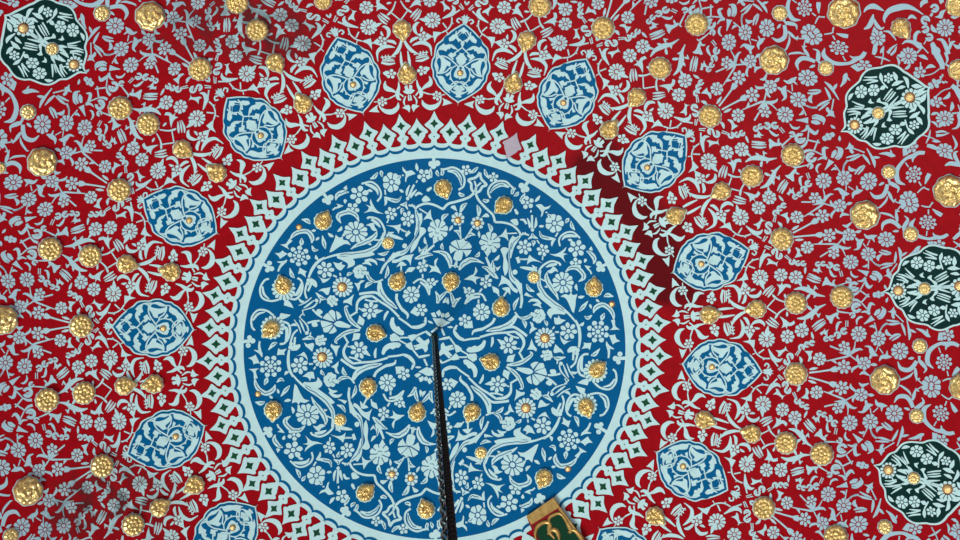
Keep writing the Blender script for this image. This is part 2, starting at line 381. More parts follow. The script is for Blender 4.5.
parse('''d 450 158 86 12; l 335 155 8 370 155 40 415 155 22; l 550 155 10 600 165 40 645 195 6; s 520 135 575 85 w13
l 330 165 6 355 210 28 350 255 6; l 410 290 6 440 275 32 470 245 10; f 560 320 62 6; b 500 355 530 330 560 370 540 380; l 620 285 8 670 258 38 720 270 6; s 605 355 690 335 760 285 w11; s 570 220 572 265 w13
l 690 30 44 720 110 64 750 170 64 780 230 54 790 290 44; l 790 340 16 785 370 16; f 720 465 80 7; s 770 395 770 360 w20
l 800 230 10 870 270 26 900 290 44; l 905 280 40 870 340 24; l 240 130 34 280 80 22 335 40 6; l 270 150 22 310 110 26 330 60 8; l 35 180 20 60 230 34 90 240 6; s 190 70 195 150 175 245 w12; l 165 130 8 185 100 36 200 60 8; l 110 165 8 190 180 20 265 210 8
l 880 420 8 910 440 34 960 435 12; l 820 120 30 840 190 24 825 235 10''', T2, 864, 40)
CAN = to_canon(T1, 0, 1)
CAN2 = [s for s in to_canon(T2, 4, -1) if s[0][:, 0].mean() > 474]
CAN = [s for s in CAN if s[0][:, 0].mean() < 480]+CAN2
# blue medallion, half of it
TM = Patch()
MED_OUT = [(86,287),(106,267),(130,244),(160,198),(210,140),(240,108),(290,63),(340,42),(370,24),(430,23),(480,8),(550,17),(590,38),(640,42),(710,62),(750,108),(800,150),(860,215),(900,270),(940,322)]
parse('''b 185 217 208 188 232 192 245 212 218 226 205 250; b 243 250 262 222 285 245 302 256 283 238 263 214 246 226
b 298 195 320 163 342 180 337 215 320 237 303 222; b 338 150 382 128 384 98 402 105 402 135 382 158 404 180 380 178 352 166; b 342 242 380 212 432 212 468 240 484 268 450 252 420 236 390 232 374 258 348 260
b 413 98 428 98 447 140 492 165 484 186 516 190 545 150 584 132 572 170 542 202 522 228 494 246 478 215 453 186 428 150; b 428 72 480 82 522 70 562 82 540 97 480 97
l 428 172 8 455 200 18 467 218 8; s 474 292 512 262 545 240 w15; s 548 250 578 232 w14; s 582 244 602 264 w14; o 622 270 14; s 330 288 360 266 w14
b 594 125 612 103 642 98 647 125 636 150 657 166 640 192 613 170 598 150; b 628 232 650 198 678 210 662 235 682 252 650 257; b 674 270 716 230 720 188 737 200 747 235 767 252 735 272 760 292 730 286 700 292
b 722 160 752 142 792 160 802 195 824 202 800 207 775 182 742 188; b 752 312 790 283 824 314 792 340; b 823 233 852 250 868 277 840 267; s 812 275 842 300 w10; o 655 306 22; b 300 275 325 255 347 275 332 302 308 302''', TM, 670, 338)
TM.p = [p.mean(0)+(p-p.mean(0))*1.38 for p in TM.p]
CANM = to_canon(TM, 0, 1)
TR = Patch()                       # fine pale ribbons laid over the blue shapes
parse('''s 310 244 350 205 420 194 470 215 505 265 w11; s 282 182 335 252 302 335 w11; s 440 60 412 90 430 150 470 190 475 215 w13; s 440 60 500 46 560 60 w11
s 560 60 592 110 572 180 520 240 480 285 w14; s 480 280 560 330 w12; s 620 230 690 322 w12; s 735 328 800 258 855 258 w12; s 560 60 640 72 700 112 w12; l 655 108 10 698 160 22 690 222 20 660 268 10
s 210 240 245 195 285 188 w11; s 225 300 262 268 300 262 w9; l 215 190 6 250 150 18 290 120 14; o 262 287 12; o 205 287 14''', TR, 670, 338)
CANR = to_canon(TR, 0, 1)
_o = Patch(); _o.poly([(670+a*.1, 338+b*.1) for a, b in MED_OUT]); OUTM = to_canon(_o, 0, 1)[0][0]
# green medallion, half of it
TG = Patch()
GRN_OUT = [(10,705),(48,645),(46,590),(38,510),(64,445),(54,380),(58,320),(100,258),(180,190),(200,140),(240,90),(300,62),(400,50),(450,34),(530,26),(600,48),(660,90),(700,110),(760,150),(830,195),(880,232),(936,270)]
parse('''D 738 365 104 12; D 165 635 86 12; d 222 295 66 7; d 355 280 60 6; f 500 160 50 6
l 240 150 6 310 155 18 380 150 16; l 230 180 6 310 178 16 390 185 12; l 275 215 6 330 200 16 395 190 10
l 130 390 6 200 420 18 265 440 16; l 160 440 6 220 450 13 262 455 8; l 85 475 6 160 465 18 255 468 12; l 80 500 6 150 492 22 225 508 16; l 100 530 6 160 518 13 225 522 10
l 460 375 8 500 320 17 545 265 16; l 480 390 8 520 340 15 560 290 10; l 500 398 8 545 350 17 582 300 14
l 410 110 8 420 150 38 440 200 12; l 545 100 10 575 150 44 590 190 8; l 540 235 10 590 210 44 655 190 8; l 650 145 8 690 180 38 710 260 12; l 740 235 10 790 240 48 850 245 8; l 590 270 8 640 250 34 680 245 6; l 420 270 10 450 255 44 480 235 8; s 440 200 500 260 w15
l 95 380 6 110 340 38 140 310 10; b 400 370 425 355 435 390 510 430 480 430 440 410 390 400; b 300 400 330 360 340 395 370 405 330 415
l 412 500 22 480 455 26 560 432 24 640 405 18 690 385 12; l 500 455 10 540 420 22 580 375 16 610 340 6; l 560 440 14 585 410 16 650 395 8; l 470 470 12 500 420 24 450 400 6; l 800 330 10 830 310 40 900 285 8; l 270 520 10 320 500 34 380 500 20; l 260 470 8 320 470 30 380 485 14; l 230 570 10 270 540 36 330 530 10; l 180 560 8 190 520 18 200 500 6''', TG, 836, 62)
CANG = to_canon(TG, 3, 1)
CANGA = [s for a in TG.ax for s in to_canon(a, 3, 1)]
_o = Patch(); _o.poly([(836+a*.1, 62+b*.1) for a, b in GRN_OUT]); OUTG = to_canon(_o, 3, 1)[0][0]
# ------------------------------------------------------------------ roundel: one quadrant traced
RC = unproj([(435.5, 347.3)])[0]
TQ = Patch(); TQ.vein = Patch()
parse('''s 500 225 515 290 565 345 525 365 495 410 455 425 w26; s 510 325 462 372 450 420 w18; s 455 430 480 490 520 540 w24; l 545 190 14 560 240 36 590 285 8; f 635 272 50 5
s 605 480 580 420 610 350 680 310 760 315 810 360 850 390 w20; l 600 430 10 650 370 36 720 345 40 790 370 20; l 820 440 24 830 400 36 860 380 10; l 840 460 10 870 440 36 885 415 10; l 530 495 20 560 510 38 590 500 20''', TQ, 430, 150)
parse('''s 520 0 580 60 630 110 650 180 w24; s 650 180 740 185 820 210 880 260 910 310 w22
d 475 190 66 8; l 470 10 10 490 60 46 485 120 20; b 515 130 560 90 590 110 590 130; s 420 245 380 310 350 350 w18; l 370 330 20 410 300 36 455 310 6; l 490 270 8 490 300 26 495 335 6; l 580 195 10 610 240 42 605 285 14
s 870 290 760 295 w14; b 670 330 720 300 760 240 770 285 785 370 740 330; b 800 165 830 150 870 150 885 200 860 215 830 195; l 850 50 20 870 90 32 875 105 8; s 910 310 960 285 w16; l 905 315 16 850 370 52 815 430 52 800 540 22
d 600 385 105 9; d 600 400 50 6; b 540 470 610 470 575 530; l 840 600 14''', TQ, 430, 204)
parse('''b 302 84 276 2 300 -2 338 -18 350 8 384 14; b 308 90 388 20 408 46 418 72 400 84; b 316 100 416 98 402 130 362 168 345 130; b 290 100 318 104 330 130 312 200 272 205 262 150; s 268 205 262 265 w20; l 240 270 10 265 262 20 290 272 8
l 290 300 18 330 240 52 400 200 54 470 205 32 540 235 8; b 340 395 400 355 440 335 455 265 475 310 440 360 515 375 460 395 465 445 430 410 400 400
f 560 420 62 6; b 540 345 570 350 600 335 595 360 580 375; s 520 485 495 520 w18
l 520 265 8 580 290 46 640 350 46 680 385 14; l 560 170 20 590 240 26 610 290 20; l 630 200 8 625 260 42 640 320 30; l 640 200 8 670 185 32 695 150 8; b 645 250 670 275 710 255 695 285 670 310
l 850 -30 56 815 30 54 800 100 26 790 200 16 800 300 26 820 380 46 880 440 50 910 540 20; b 705 95 740 70 790 85 780 110 760 160 780 240 775 320 750 360 730 280 735 180; b 680 470 710 400 715 350 760 380 800 410 840 470 880 500 870 530 830 510 770 440 720 440
l 450 165 10 480 150 36 495 115 8; p 855 175 890 165 905 220 880 235; s 905 190 960 195 w16; o 850 320 26''', TQ, 430, 240)
parse('''b 620 280 660 295 690 320 690 370 650 345 635 340; s 680 340 690 380 w14; b 720 300 770 290 800 300 805 370 775 335 740 320; s 770 330 735 385 w18
s 350 460 380 400 450 360 520 365 560 430 w20; l 365 450 10 420 400 26 500 385 22; f 395 345 55 5; s 485 415 485 455 w18; b 330 290 350 290 370 315 345 320
l 205 345 16 230 420 42 240 490 20; l 230 490 30 260 430 38 310 395 8; b 160 440 180 390 192 440 185 465; l 840 520 10 850 460 38 890 395 8; l 910 330 20 920 420 24 905 500 20; d 515 540 86 9''', TQ, 430, 258)
parse('''b 62 70 110 62 160 88 206 102 160 130 110 152; b 118 58 104 30 126 8 150 40; b 155 62 150 20 184 0 200 40; b 172 78 215 45 242 70 208 92;  f 350 88 66 6; b 340 160 420 80 430 160; l 175 150 8 205 150 22 230 152 8
s 270 130 240 190 270 250 330 280 400 270 500 260 w20; l 250 190 10 290 250 26 340 270 10; b 235 160 270 125 265 180; s 650 60 620 110 560 150 500 180 w26; l 420 230 8 440 190 26 520 170 30
''', TQ, 430, 312)
parse('''o 15 155 30; o 65 190 30; o 35 200 28; s 90 100 45 170 w32; l 0 310 20 30 270 38 50 230 8; f 75 325 66 5; l 150 315 10 175 290 32 200 255 8; s 110 400 110 425 w14
b 155 350 210 340 250 370 310 350 285 385 245 400 225 455 205 470 215 420 185 380; s 255 420 275 425 w14; l 280 440 20 305 470 46 325 495 20; l 0 495 10 40 500 26 65 540 20; l 455 530 10 475 500 38 490 480 10''', TQ, 520, 170)
parse('''l 75 -20 10 95 40 28 100 80 14; s 120 -50 122 80 w22; l 160 -25 10 160 40 28 145 80 12; o 125 98 18; l 510 10 10 520 60 38 550 100 8; d 345 32 92 7
l 190 62 10 215 62 28 240 60 10; s 380 125 355 165 w16; l 195 110 8 215 160 32 270 180 36 350 190 20; l 355 185 14 325 220 28 318 260 8
s 400 260 390 200 420 150 480 120 540 125 600 180 w18; l 420 200 8 450 165 28 510 155 32 570 165 16; f 570 283 86 6; l 480 195 10 505 200 28 525 212 6
b 690 290 715 260 730 300 705 305; l 665 310 10 710 335 42 745 390 42 735 440 8; o 790 440 30; o 790 490 28; o 830 495 24; s 890 430 800 470 w30
b 290 335 350 340 400 320 440 290 465 265 455 300 430 330 480 340 440 350 440 385 460 425 435 400 400 370 350 360; f 230 300 62 6; s 228 360 225 400 w14; l 115 215 10 140 220 36 130 260 8; s 170 200 195 235 w14
l 80 190 10 120 165 28 140 150 10; l 125 130 12 130 160 36 180 185 8; s 20 130 90 150 w18; f 45 270 75 7; s 0 390 80 390 w14; b 80 385 95 345 120 370 160 395 230 430 150 410 100 420 70 445
l 0 470 10 60 480 32 140 490 32 170 470 10; l 120 450 6 150 480 26 165 520 20; s 190 540 200 490 250 440 320 410 390 430 405 455 w20; l 260 470 10 310 450 32 370 440 22; b 270 510 310 490 330 460 360 480 385 520 350 510 320 530 290 530
f 560 435 60 5; l 645 425 8 655 400 32 660 385 8; b 645 450 690 460 715 465 690 480 715 530 670 490; l 455 520 10 500 480 36 560 475 46 610 510 44 640 560 44 625 590 34 585 615 6''', TQ, 520, 220)
parse('''s 140 70 190 80 250 110 w14; l 205 0 20 190 80 32 195 160 42 240 240 46 310 310 46 400 370 38 480 430 22 560 520 18
b 165 240 195 225 240 255 290 320 340 350 400 400 460 425 445 445 400 440 330 445 310 490 270 430 290 390 320 380 260 330 200 280; l 270 20 8 265 80 46 310 170 46 360 240 32 385 300 8
d 430 125 105 11; l 565 140 8 560 170 30 575 205 8; b 405 265 450 240 490 250 510 220 530 250 575 240 560 290 555 350 540 430 520 410 490 340 455 280; s 505 160 510 220 w22
l 580 270 8 610 270 32 645 262 8; l 590 415 8 630 370 42 680 310 8; l 700 340 10 705 360 26 715 385 6; l 840 265 10 880 250 46 935 265 8; l 760 295 10 775 305 26 795 320 6
l 735 430 8 755 380 46 820 345 46 890 380 46 930 440 38 940 500 10; l 645 460 8 680 480 36 720 450 10; l 845 430 8 825 470 46 815 505 10
l 65 140 8 90 190 38 145 215 8; b 40 250 65 220 100 250 140 270 90 265; l 10 130 16 15 250 20 10 380 16; l 85 320 8 120 300 26 170 305 32 210 340 20; l 130 350 8 180 345 32 215 380 6; d 190 450 64 6
l 0 480 20 50 480 36 100 460 32 120 420 8; b 340 480 380 490 385 450 405 485 460 500 430 520 400 540 350 540; b 240 170 265 150 280 180; s 700 0 715 40 w16''', TQ, 520, 270)
parse('''l 315 0 20 350 80 30 360 180 30 350 275 20; o 335 300 24; o 330 335 20; f 245 110 86 7; b 160 150 170 200 200 245 240 220 290 200 240 210 190 190; r 540 115 116 8 .39
l 355 50 8 380 45 32 400 20 6; b 375 290 400 250 395 225 440 230 475 225 460 300 435 280; b 650 150 690 150 710 140 725 185 765 210 715 225 690 245 670 200; b 655 100 690 70 670 0 710 0 715 60 760 95
l 470 355 10 510 340 42 560 285 8; l 625 215 8 640 260 32 700 290 8; l 640 265 30 650 320 24 645 380 16; o 760 340 26; o 715 385 28; o 745 420 24; s 730 385 830 380 w34
b 95 310 115 240 150 275 180 300 200 345 165 320 110 330; f 40 350 50 5; b 235 300 270 265 330 265 310 320 300 400 280 400 285 320 240 325; l 95 370 8 140 385 42 215 370 10; l 140 390 22 130 440 10
s 335 350 310 430 265 475 w20''', TQ, 544, 320)
parse('''s 0 250 130 215 260 205 350 195 w22; l 60 190 10 130 175 42 240 150 54 320 100 54 365 35 32; s 270 155 340 150 420 200 470 240 w26; l 350 195 24 420 250 32 440 320 26 400 400 20; s 390 400 430 470 w20; s 270 215 330 245 390 260 w18
f 285 330 88 8; b 170 270 210 280 230 330 215 340; l 125 250 20 125 300 28 110 350 8; s 360 365 400 365 w14; b 280 440 320 430 355 420 340 460 330 500 265 495; b 470 375 495 340 515 265 540 330 570 370 560 395 530 375
l 270 530 20 380 515 42 470 470 38 520 420 26 500 395 8; b 495 95 530 110 540 150 575 165 530 190 495 220 500 180 515 150; l 420 85 10 450 110 42 455 160 8; l 640 85 8 665 110 36 670 140 8
f 585 40 70 6; b 530 70 630 70 575 115; d 650 258 102 14; b 740 50 775 60 790 35 810 70 860 85 800 100 770 130; s 745 145 725 170 w16; s 750 200 790 200 w18; f 665 432 58 6; s 350 0 390 50 450 65 510 20 w18''', TQ, 480, 312)
parse('''s 505 230 570 280 660 290 720 220 720 130 690 90 w20; l 590 270 10 660 250 24 710 190 18; d 515 110 118 16''', TQ, 544, 360)
parse('''b 330 240 305 195 345 168 387 170; b 340 258 390 185 434 183 444 225; b 346 268 447 230 464 262 472 304 400 288; b 775 380 820 350 870 338 888 360 875 402 840 395; b 165 222 240 226 300 236 332 262 325 276 270 264 200 250
s 480 300 540 300 605 285 w20; b 500 265 505 245 545 243 562 265 557 287 520 297; l 592 200 14 612 265 16 685 350 8; l 632 195 8 662 270 20 688 325 8; l 668 185 8 696 260 16 742 330 6; o 610 185 20; s 690 345 670 372 645 385 w12
l 715 265 10 740 280 28 778 270 10; s 850 315 800 290 780 220 800 140 840 95 885 90 w22; l 850 272 10 815 240 32 815 170 28 830 120 10''', TQ, 500, 345)
parse('''b 140 280 160 240 190 203 207 243 285 223 292 240 222 262 258 325 236 332 190 287 150 312; s 165 35 195 105 w20; l 140 145 14 200 132 26 250 122 22; s 250 130 300 200 w18; b 288 192 330 203 372 240 352 262 310 277; s 340 245 430 295 w16; b 418 300 500 283 517 300 517 352 440 342
s 150 370 260 350 340 325 430 325 w16; l 260 350 10 285 320 26 302 298 6; b 413 247 440 220 460 222 500 203 520 215 560 190 588 148 610 163 590 225 540 262 480 274 430 270
s 165 460 170 430 220 405 280 415 312 462 w22; l 370 365 20 430 400 46 480 450 42 497 522 10; l 312 400 20 340 450 32 430 520 42; l 200 445 10 240 430 24 285 445 8''', TQ, 425, 325)
_a = unproj([(478.8, 178.5)])[0]-RC; AX1 = math.atan2(_a[1], _a[0]); E1 = np.array([math.cos(AX1), math.sin(AX1)]); E2 = np.array([math.sin(AX1), -math.cos(AX1)])
def q_local(px):
    d = unproj(px)-RC; return np.stack([d @ E1, d @ E2], -1)
QUAD = {(1, 1): [(451,281),(501,308),(491,362),(504,205),(594,288),(597,370),(477.5,223),(534,277),(545,338),(612,304)],
        (1, -1): [(451,281),(397,282),(375,333),(443,188),(323,221),(283,286),(458,220),(388,243),(342,287),(299,227)],
        (-1, -1): [(417,413),(368,387),(375,333),(365,493),(273,410),(271,329),(392,474),(340,420),(322,357),(258,394)],
        (-1, 1): [(417,413),(472,412),(491,362),(426,510),(544,478),(586,407),(411,478),(481,453),(526,408),(568,469)]}
QC = q_local(QUAD[(1, 1)])
def q_place(h, src=None):
    V, Fc, n = [], [], 0
    for sg, pxs in QUAD.items():
        S = np.array(sg); res = q_local(pxs)-QC*S
        for pts, fs in (src or TQ).shapes():
            q = q_local(pts); m = min(min(f) for f in fs)
            c = q.mean(0)
            if c[0] < -1.8 or c[1] < -1.8: continue
            q = q*S; q = q+wfield(q, QC*S, res, 26.0)
            rr = np.hypot(*q.T)
            V.append(RC+q[:, :1]*E1+q[:, 1:]*E2); Fc += [[i-m+n for i in f] for f in fs]; n += len(q)
    return lift(np.concatenate(V), h), Fc

# ------------------------------------------------------------------ the dome
def cap(rmax, dr, nseg, mat, name):
    rs = np.arange(dr, rmax+1e-6, dr); V = [np.zeros((1, 2))]; Fc = []
    t = np.arange(nseg)*2*PI/nseg
    for r in rs: V.append(np.stack([r*np.cos(t), r*np.sin(t)], -1))
    for j in range(nseg): Fc.append([0, 1+j, 1+(j+1) % nseg])
    for i in range(len(rs)-1):
        a = 1+i*nseg; b = a+nseg
        for j in range(nseg):
            k = (j+1) % nseg; Fc.append([a+j, b+j, b+k, a+k])
    return link(name, lift(np.concatenate(V)), Fc, mat, smooth=True)
ceiling = cap(690, 7.5, 240, M['red'], 'ceiling'); ceiling['kind'] = 'structure'
# outer lip of the dome so it has thickness, and a pale moulding round its foot
rr = [(690, 0), (715, 0), (715, -30), (690, -30)]
t = np.arange(120)*2*PI/120; V = []; Fc = []
z0 = DD-RD+math.sqrt(RD*RD-690*690)
prof = [(690, z0+2), (684, z0-6), (690, z0-14), (705, z0-18), (730, z0-18), (740, z0+10), (720, z0+20)]
for r, z in prof: V.append(np.stack([r*np.cos(t)*U, -r*np.sin(t)*U, np.full(120, z*U+EYE)], -1))
n = len(prof)
for i in range(n):
    for j in range(120):
        k = (j+1) % 120; Fc.append([i*120+j, ((i+1) % n)*120+j, ((i+1) % n)*120+k, i*120+k])
trim = link('trim_1', np.concatenate(V), Fc, M['pale']); trim['kind'] = 'structure'
sectors = [(k, sg) for k in range(0, 32, 2) for sg in (1, -1)]
LIM = PI/16
CAN = [s for s in CAN if -.0035 < s[0][:, 1].mean() < LIM+.0035]
v, f = place(CAN, sectors, .4)
link('painted_scrollwork', v, f, M['light'], ceiling)

# ------------------------------------------------------------------ the central roundel
_ru = np.linspace(0, 300, 61); _t = np.arange(24)*PI/12
_rp = [np.hypot(*(project(RC[0]+r*np.cos(_t), RC[1]+r*np.sin(_t))-[435.5, 347.3]).T).mean() for r in _ru]; _rp[0] = 0
def rpx(r): return float(np.interp(r+.8, _rp, _ru))              # radius seen in the photograph -> units
def rc_ring(r0, r1, n, h, name, mat, parent, loc, f0=None, f1=None, steps=3):
    t = np.linspace(0, 2*PI, n, endpoint=False); V = []; Fc = []
    for s_ in range(steps+1):
        a = s_/steps
        ra = (r0+0*t if f0 is None else f0(t)); rb = (r1+0*t if f1 is None else f1(t))
        r = ra*(1-a)+rb*a
        V.append(RC+np.stack([r*np.cos(t), r*np.sin(t)], -1))
    for s_ in range(steps):
        for j in range(n):
            k = (j+1) % n; Fc.append([s_*n+j, (s_+1)*n+j, (s_+1)*n+k, s_*n+k])
    return link(name, lift(np.concatenate(V), h), Fc, mat, parent, loc)
rloc = lift([RC], 0)[0]
roundel = empty('ceiling_roundel', rloc)
tag(roundel, 'great blue roundel at the crown, pale rimmed, ringed by white palmettes with green diamonds', 'ceiling medallion')
NP = 43
def plan_ang(px): d = unproj([px])[0]-RC; return math.atan2(d[1], d[0])
A0 = plan_ang((434.0, 135))
def cusp(t):                      # 0 on a palmette axis, 1 midway between two
    u = ((t-A0)*NP*2/(2*PI)) % 1.0
    return np.abs(2*np.minimum(u, 1-u))
sc = lambda t: np.sqrt(np.clip(1-(1-cusp(t))**2, 0, 1))
rc_ring(.5, rpx(190.6), 180, .5, 'blue_field', M['blue'], roundel, rloc, steps=26)
rc_ring(rpx(190), 0, 1720, .6, 'pale_rim', M['pale'], roundel, rloc, f1=lambda t: rpx(202.6)-3.9*sc(t), steps=3)
rc_ring(0, 0, 1720, .75, 'scalloped_blue_line', M['mblue'], roundel, rloc, f0=lambda t: rpx(201.8)-3.9*sc(t), f1=lambda t: rpx(204.7)-3.9*sc(t), steps=1)
rc_ring(0, 0, 1720, .6, 'scalloped_edging', M['pale'], roundel, rloc, f0=lambda t: rpx(204.2)-3.9*sc(t), f1=lambda t: rpx(208.0)-2.9*sc(t), steps=2)
v, f = q_place(.75); v2, f2 = q_place(1.0, TQ.vein); n1 = len(v); m1 = len(f)
fs_ = link('floral_scrollwork', np.concatenate([v, v2])-rloc, f+[[i+n1 for i in q] for q in f2], M['pale'], roundel)
fs_.data.materials.append(M['blue']); fs_.data.polygons.foreach_set('material_index', [0]*m1+[1]*len(f2))
# fleurs on the rim are part of the traced quadrant
def prof_(p): q = crom(p, 3); q[:, 0] = np.maximum(q[:, 0], 0); return [tuple(a) for a in q]
TALL = prof_([(0,238.0),(2.2,233.3),(4.0,229.8),(6.4,227.2),(9.7,224.3),(7.2,221.6),(3.7,218.6),(2.7,215.6),(5.2,213.9),(5.6,211.8),(4,209.8),(2.6,208.4),(3.4,205)])
SHORT = prof_([(0,231.3),(1.9,227.4),(4.2,224.2),(6.4,221.6),(9.8,218.2),(9.6,216.0),(7.6,215.0),(6.8,212.6),(5.0,210.2),(3.6,208.2),(2.4,206.6),(3,204)])
def star(r, s):
    out = []
    for i in range(16):
        a = i*2*PI/16; q = s*(1.0 if i % 4 == 0 else (.52 if i % 4 == 2 else .66)); out.append((q*math.sin(a), r+1.06*q*math.cos(a)))
    return out
for i in range(NP*2):
    a = A0+i*PI/NP; tall = i % 2 == 0
    half = TALL if tall else SHORT
    j = (rng.random(2)-.5)*.8
    ol = half+[(-x, r) for x, r in half[::-1][:-1]]
    def pol(pts, h):
        q = np.array([[rpx(r)+j[0]*(r-206)/25, x*.97+j[1]*(r-206)/25] for x, r in pts])
        aa = a-q[:, 1]/q[:, 0]
        return lift(RC+np.stack([q[:, 0]*np.cos(aa), q[:, 0]*np.sin(aa)], -1), h)
    pc = project(*(RC+rpx(220)*np.array([math.cos(a), math.sin(a)])))
    if pc[1] > 575: continue
    grey = abs((a-plan_ang((513.5, 142))+PI) % (2*PI)-PI) < .045
    w = pol(ol, .85)
    # the outline is star shaped about its spine: build it as pairs across the spine
    m = len(half)
    lw = pol([(-x, r) for x, r in half], .85); V = np.concatenate([w[:m], lw]); Fc = [[k, k+1, m+k+1, m+k] for k in range(m-1)]
    p = link('palmette', V-rloc, Fc, M['grey'] if grey else M['pale'], roundel, rloc*0)
    if grey: p['label'] = 'worn grey palmette without its green diamond'
    if not grey:
        rs = 225.2 if tall else 217.3
        d = pol(star(rs, 4.6 if not tall else 4.2), 1.1); link('green_diamond', d-rloc, [list(range(16))], M['leafgreen'], p)
        if tall:
            d = pol([(x*.8, 212+y*.8) for x, y in [(0, 1), (1, 0), (0, -1), (-1, 0)]], 1.1); link('dot', d-rloc, [[0, 1, 2, 3]], M['leafgreen'], p)

# ------------------------------------------------------------------ gold relief
def relief(kind, nr=16, ns=72):
    V = [(0, 0, 0)]; Fc = []
    th = np.arange(ns)*2*PI/ns
    sst = lambda a, b, x: np.clip((x-a)/(b-a), 0, 1)**2*(3-2*np.clip((x-a)/(b-a), 0, 1))
    def H(rho, t):
        base = .34*np.sqrt(np.clip(1-rho**2.6, 0, 1))
        if kind == 'round':
            z = base+.16*np.abs(np.cos(5.5*t))**.7*sst(.52, .68, rho)*(1-sst(.94, 1, rho))+.13*np.abs(np.cos(3*t+.6))*sst(.18, .3, rho)*(1-sst(.46, .54, rho))-.14*np.exp(-((rho-.53)/.05)**2)-.1*np.exp(-((rho-.19)/.05)**2)+.06*np.cos(2*t+1)*rho
        elif kind == 'swirl':
            ph = 5*t+7.5*rho; saw = (ph/(2*PI)) % 1.0
            z = base+.24*saw*sst(.22, .35, rho)*(1-sst(.93, 1, rho))-.11*np.exp(-((rho-.64-.05*np.cos(5*t))/.05)**2)+.08*np.exp(-(rho/.2)**2)-.08*np.exp(-((rho-.3)/.045)**2)
        elif kind == 'pear':
            z = base+.18*np.abs(np.cos(4*t+.3))**.7*sst(.35, .55, rho)*(1-sst(.93, 1, rho))-.14*np.exp(-((rho-.4)/.06)**2)+.08*np.cos(3*t+5*rho)
        elif kind == 'fan':
            z = base+.22*np.abs(np.cos(5.5*(t-PI)))**.7*sst(.3, .45, rho)*(1-sst(.95, 1, rho))-.15*np.exp(-((rho-.36)/.06)**2)+.09*np.cos(2*t+5*rho+1)
        elif kind == 'small':
            z = base*.9+.07*np.abs(np.cos(5*t))*sst(.4, .6, rho)*(1-sst(.9, 1, rho))-.08*np.exp(-((rho-.4)/.07)**2)
        else:
            z = .55*np.sqrt(np.clip(1-rho**2, 0, 1))
        return z
    out = {'round': 1+.035*np.cos(13*th), 'swirl': 1+.03*np.cos(9*th+.5)+.02*np.cos(4*th), 'small': 1+.03*np.cos(10*th), 'stud': 1+0*th,
           'pear': .93+.04*np.cos(9*th)+.36*np.exp(-((((th+PI) % (2*PI))-PI)/.36)**2), 'fan': .93+.035*np.cos(11*th)+.30*np.exp(-((((th+PI) % (2*PI))-PI)/.3)**2)}[kind]
    V[0] = (0, 0, float(H(np.array(0.), np.array(0.))))
    for i in range(1, nr+1):
        rho = i/nr; z = H(np.full(ns, rho), th)
        if kind != 'stud': z = z+rng.normal(0, .02, ns)*(rho < .95)
        for j in range(ns): V.append((rho*out[j]*math.cos(th[j]), rho*out[j]*math.sin(th[j]), float(z[j])))
    for j in range(ns): Fc.append([0, 1+j, 1+(j+1) % ns])
    for i in range(nr-1):
        a = 1+i*ns; b = a+ns
        for j in range(ns): Fc.append([a+j, b+j, b+(j+1) % ns, a+(j+1) % ns])
    b0 = 1+(nr-1)*ns; k = len(V)               # a low side wall down to the ground
    for j in range(ns): x, y, z = V[b0+j]; V.append((x, y, -.12))
    for j in range(ns): Fc.append([b0+j, k+j, k+(j+1) % ns, b0+(j+1) % ns])
    Fc.append([k+j for j in range(ns)][::-1])
    # collar: painted pale disc behind
    k_ = 1.09 if kind in ('fan', 'stud', 'small') else 1.05
    CV = [(k_*o*math.cos(a), k_*o*math.sin(a), .0) for o, a in zip(out, th)]+[(k_*1.01*o*math.cos(a), k_*1.01*o*math.sin(a), -.1) for o, a in zip(out, th)]
    CF = [list(range(ns))]+[[j, ns+j, ns+(j+1) % ns, (j+1) % ns] for j in range(ns)]
    return np.array(V), Fc, np.array(CV), CF
RL = {}
def frame(P, ang):                # matrix: local x along plan direction ang, local z into the room
    P = np.asarray(P, float); d = np.array([math.cos(ang), math.sin(ang)])*.5
    a, b = lift([P-d, P+d], 0); o = lift([P], 0)[0]
    x = Vector(b-a).normalized()
    z = lift([P], 1)[0]-o; z = Vector(z).normalized(); y = z.cross(x).normalized(); x = y.cross(z)
    m = Matrix((x, y, z)).transposed().to_4x4(); m.translation = Vector(o); return m
def boss(kind, px, r, ang, name, h=.5, parent=None, ploc=None, P=None, collar=True, sx=1, sy=1, mat=None):
    P = unproj([px])[0] if P is None else P
    if kind not in RL:
        v, f, cv, cf = relief(kind)
        me = bpy.data.meshes.new(name); me.from_pydata(v.tolist(), [], f); me.polygons.foreach_set('use_smooth', [True]*len(f)); me.materials.append(M['stud'] if kind == 'stud' else M['gold'])
        cm = bpy.data.meshes.new('collar'); cm.from_pydata(cv.tolist(), [], cf); cm.materials.append(M['copper'] if kind == 'stud' else M['light'])
        RL[kind] = (me, cm)
    me, cm = RL[kind]
    o = bpy.data.objects.new(name, me); COL.objects.link(o)
    m = frame(P, ang); m.translation += (m.col[2].to_3d())*(h*U)
    s = r*U; m = m @ Matrix.Diagonal((s*sx, s*sy, s, 1))
    if parent:
        o.parent = parent; o.matrix_local = Matrix.Translation(-Vector(ploc)) @ m
    else: o.matrix_world = m
    if collar:
        c = bpy.data.objects.new('collar', cm); COL.objects.link(c); c.parent = o
        if kind == 'stud': c.matrix_local = Matrix.Diagonal((1.12, 1.12, 1, 1))
        else: c.matrix_local = Matrix.Identity(4)
    return o
ORD = ['topmost', 'first clockwise', 'second clockwise', 'third clockwise', 'fourth clockwise', 'fifth clockwise', 'sixth clockwise']
def medname(k):                   # k even: 8 is the topmost blue medallion
    if k == 8: return 'topmost'
    n = abs(8-k)//2; w = ['first', 'second', 'third', 'fourth', 'fifth', 'sixth', 'seventh'][n-1]
    return w+(' rightward' if k < 8 else ' leftward')
COUNT = {}
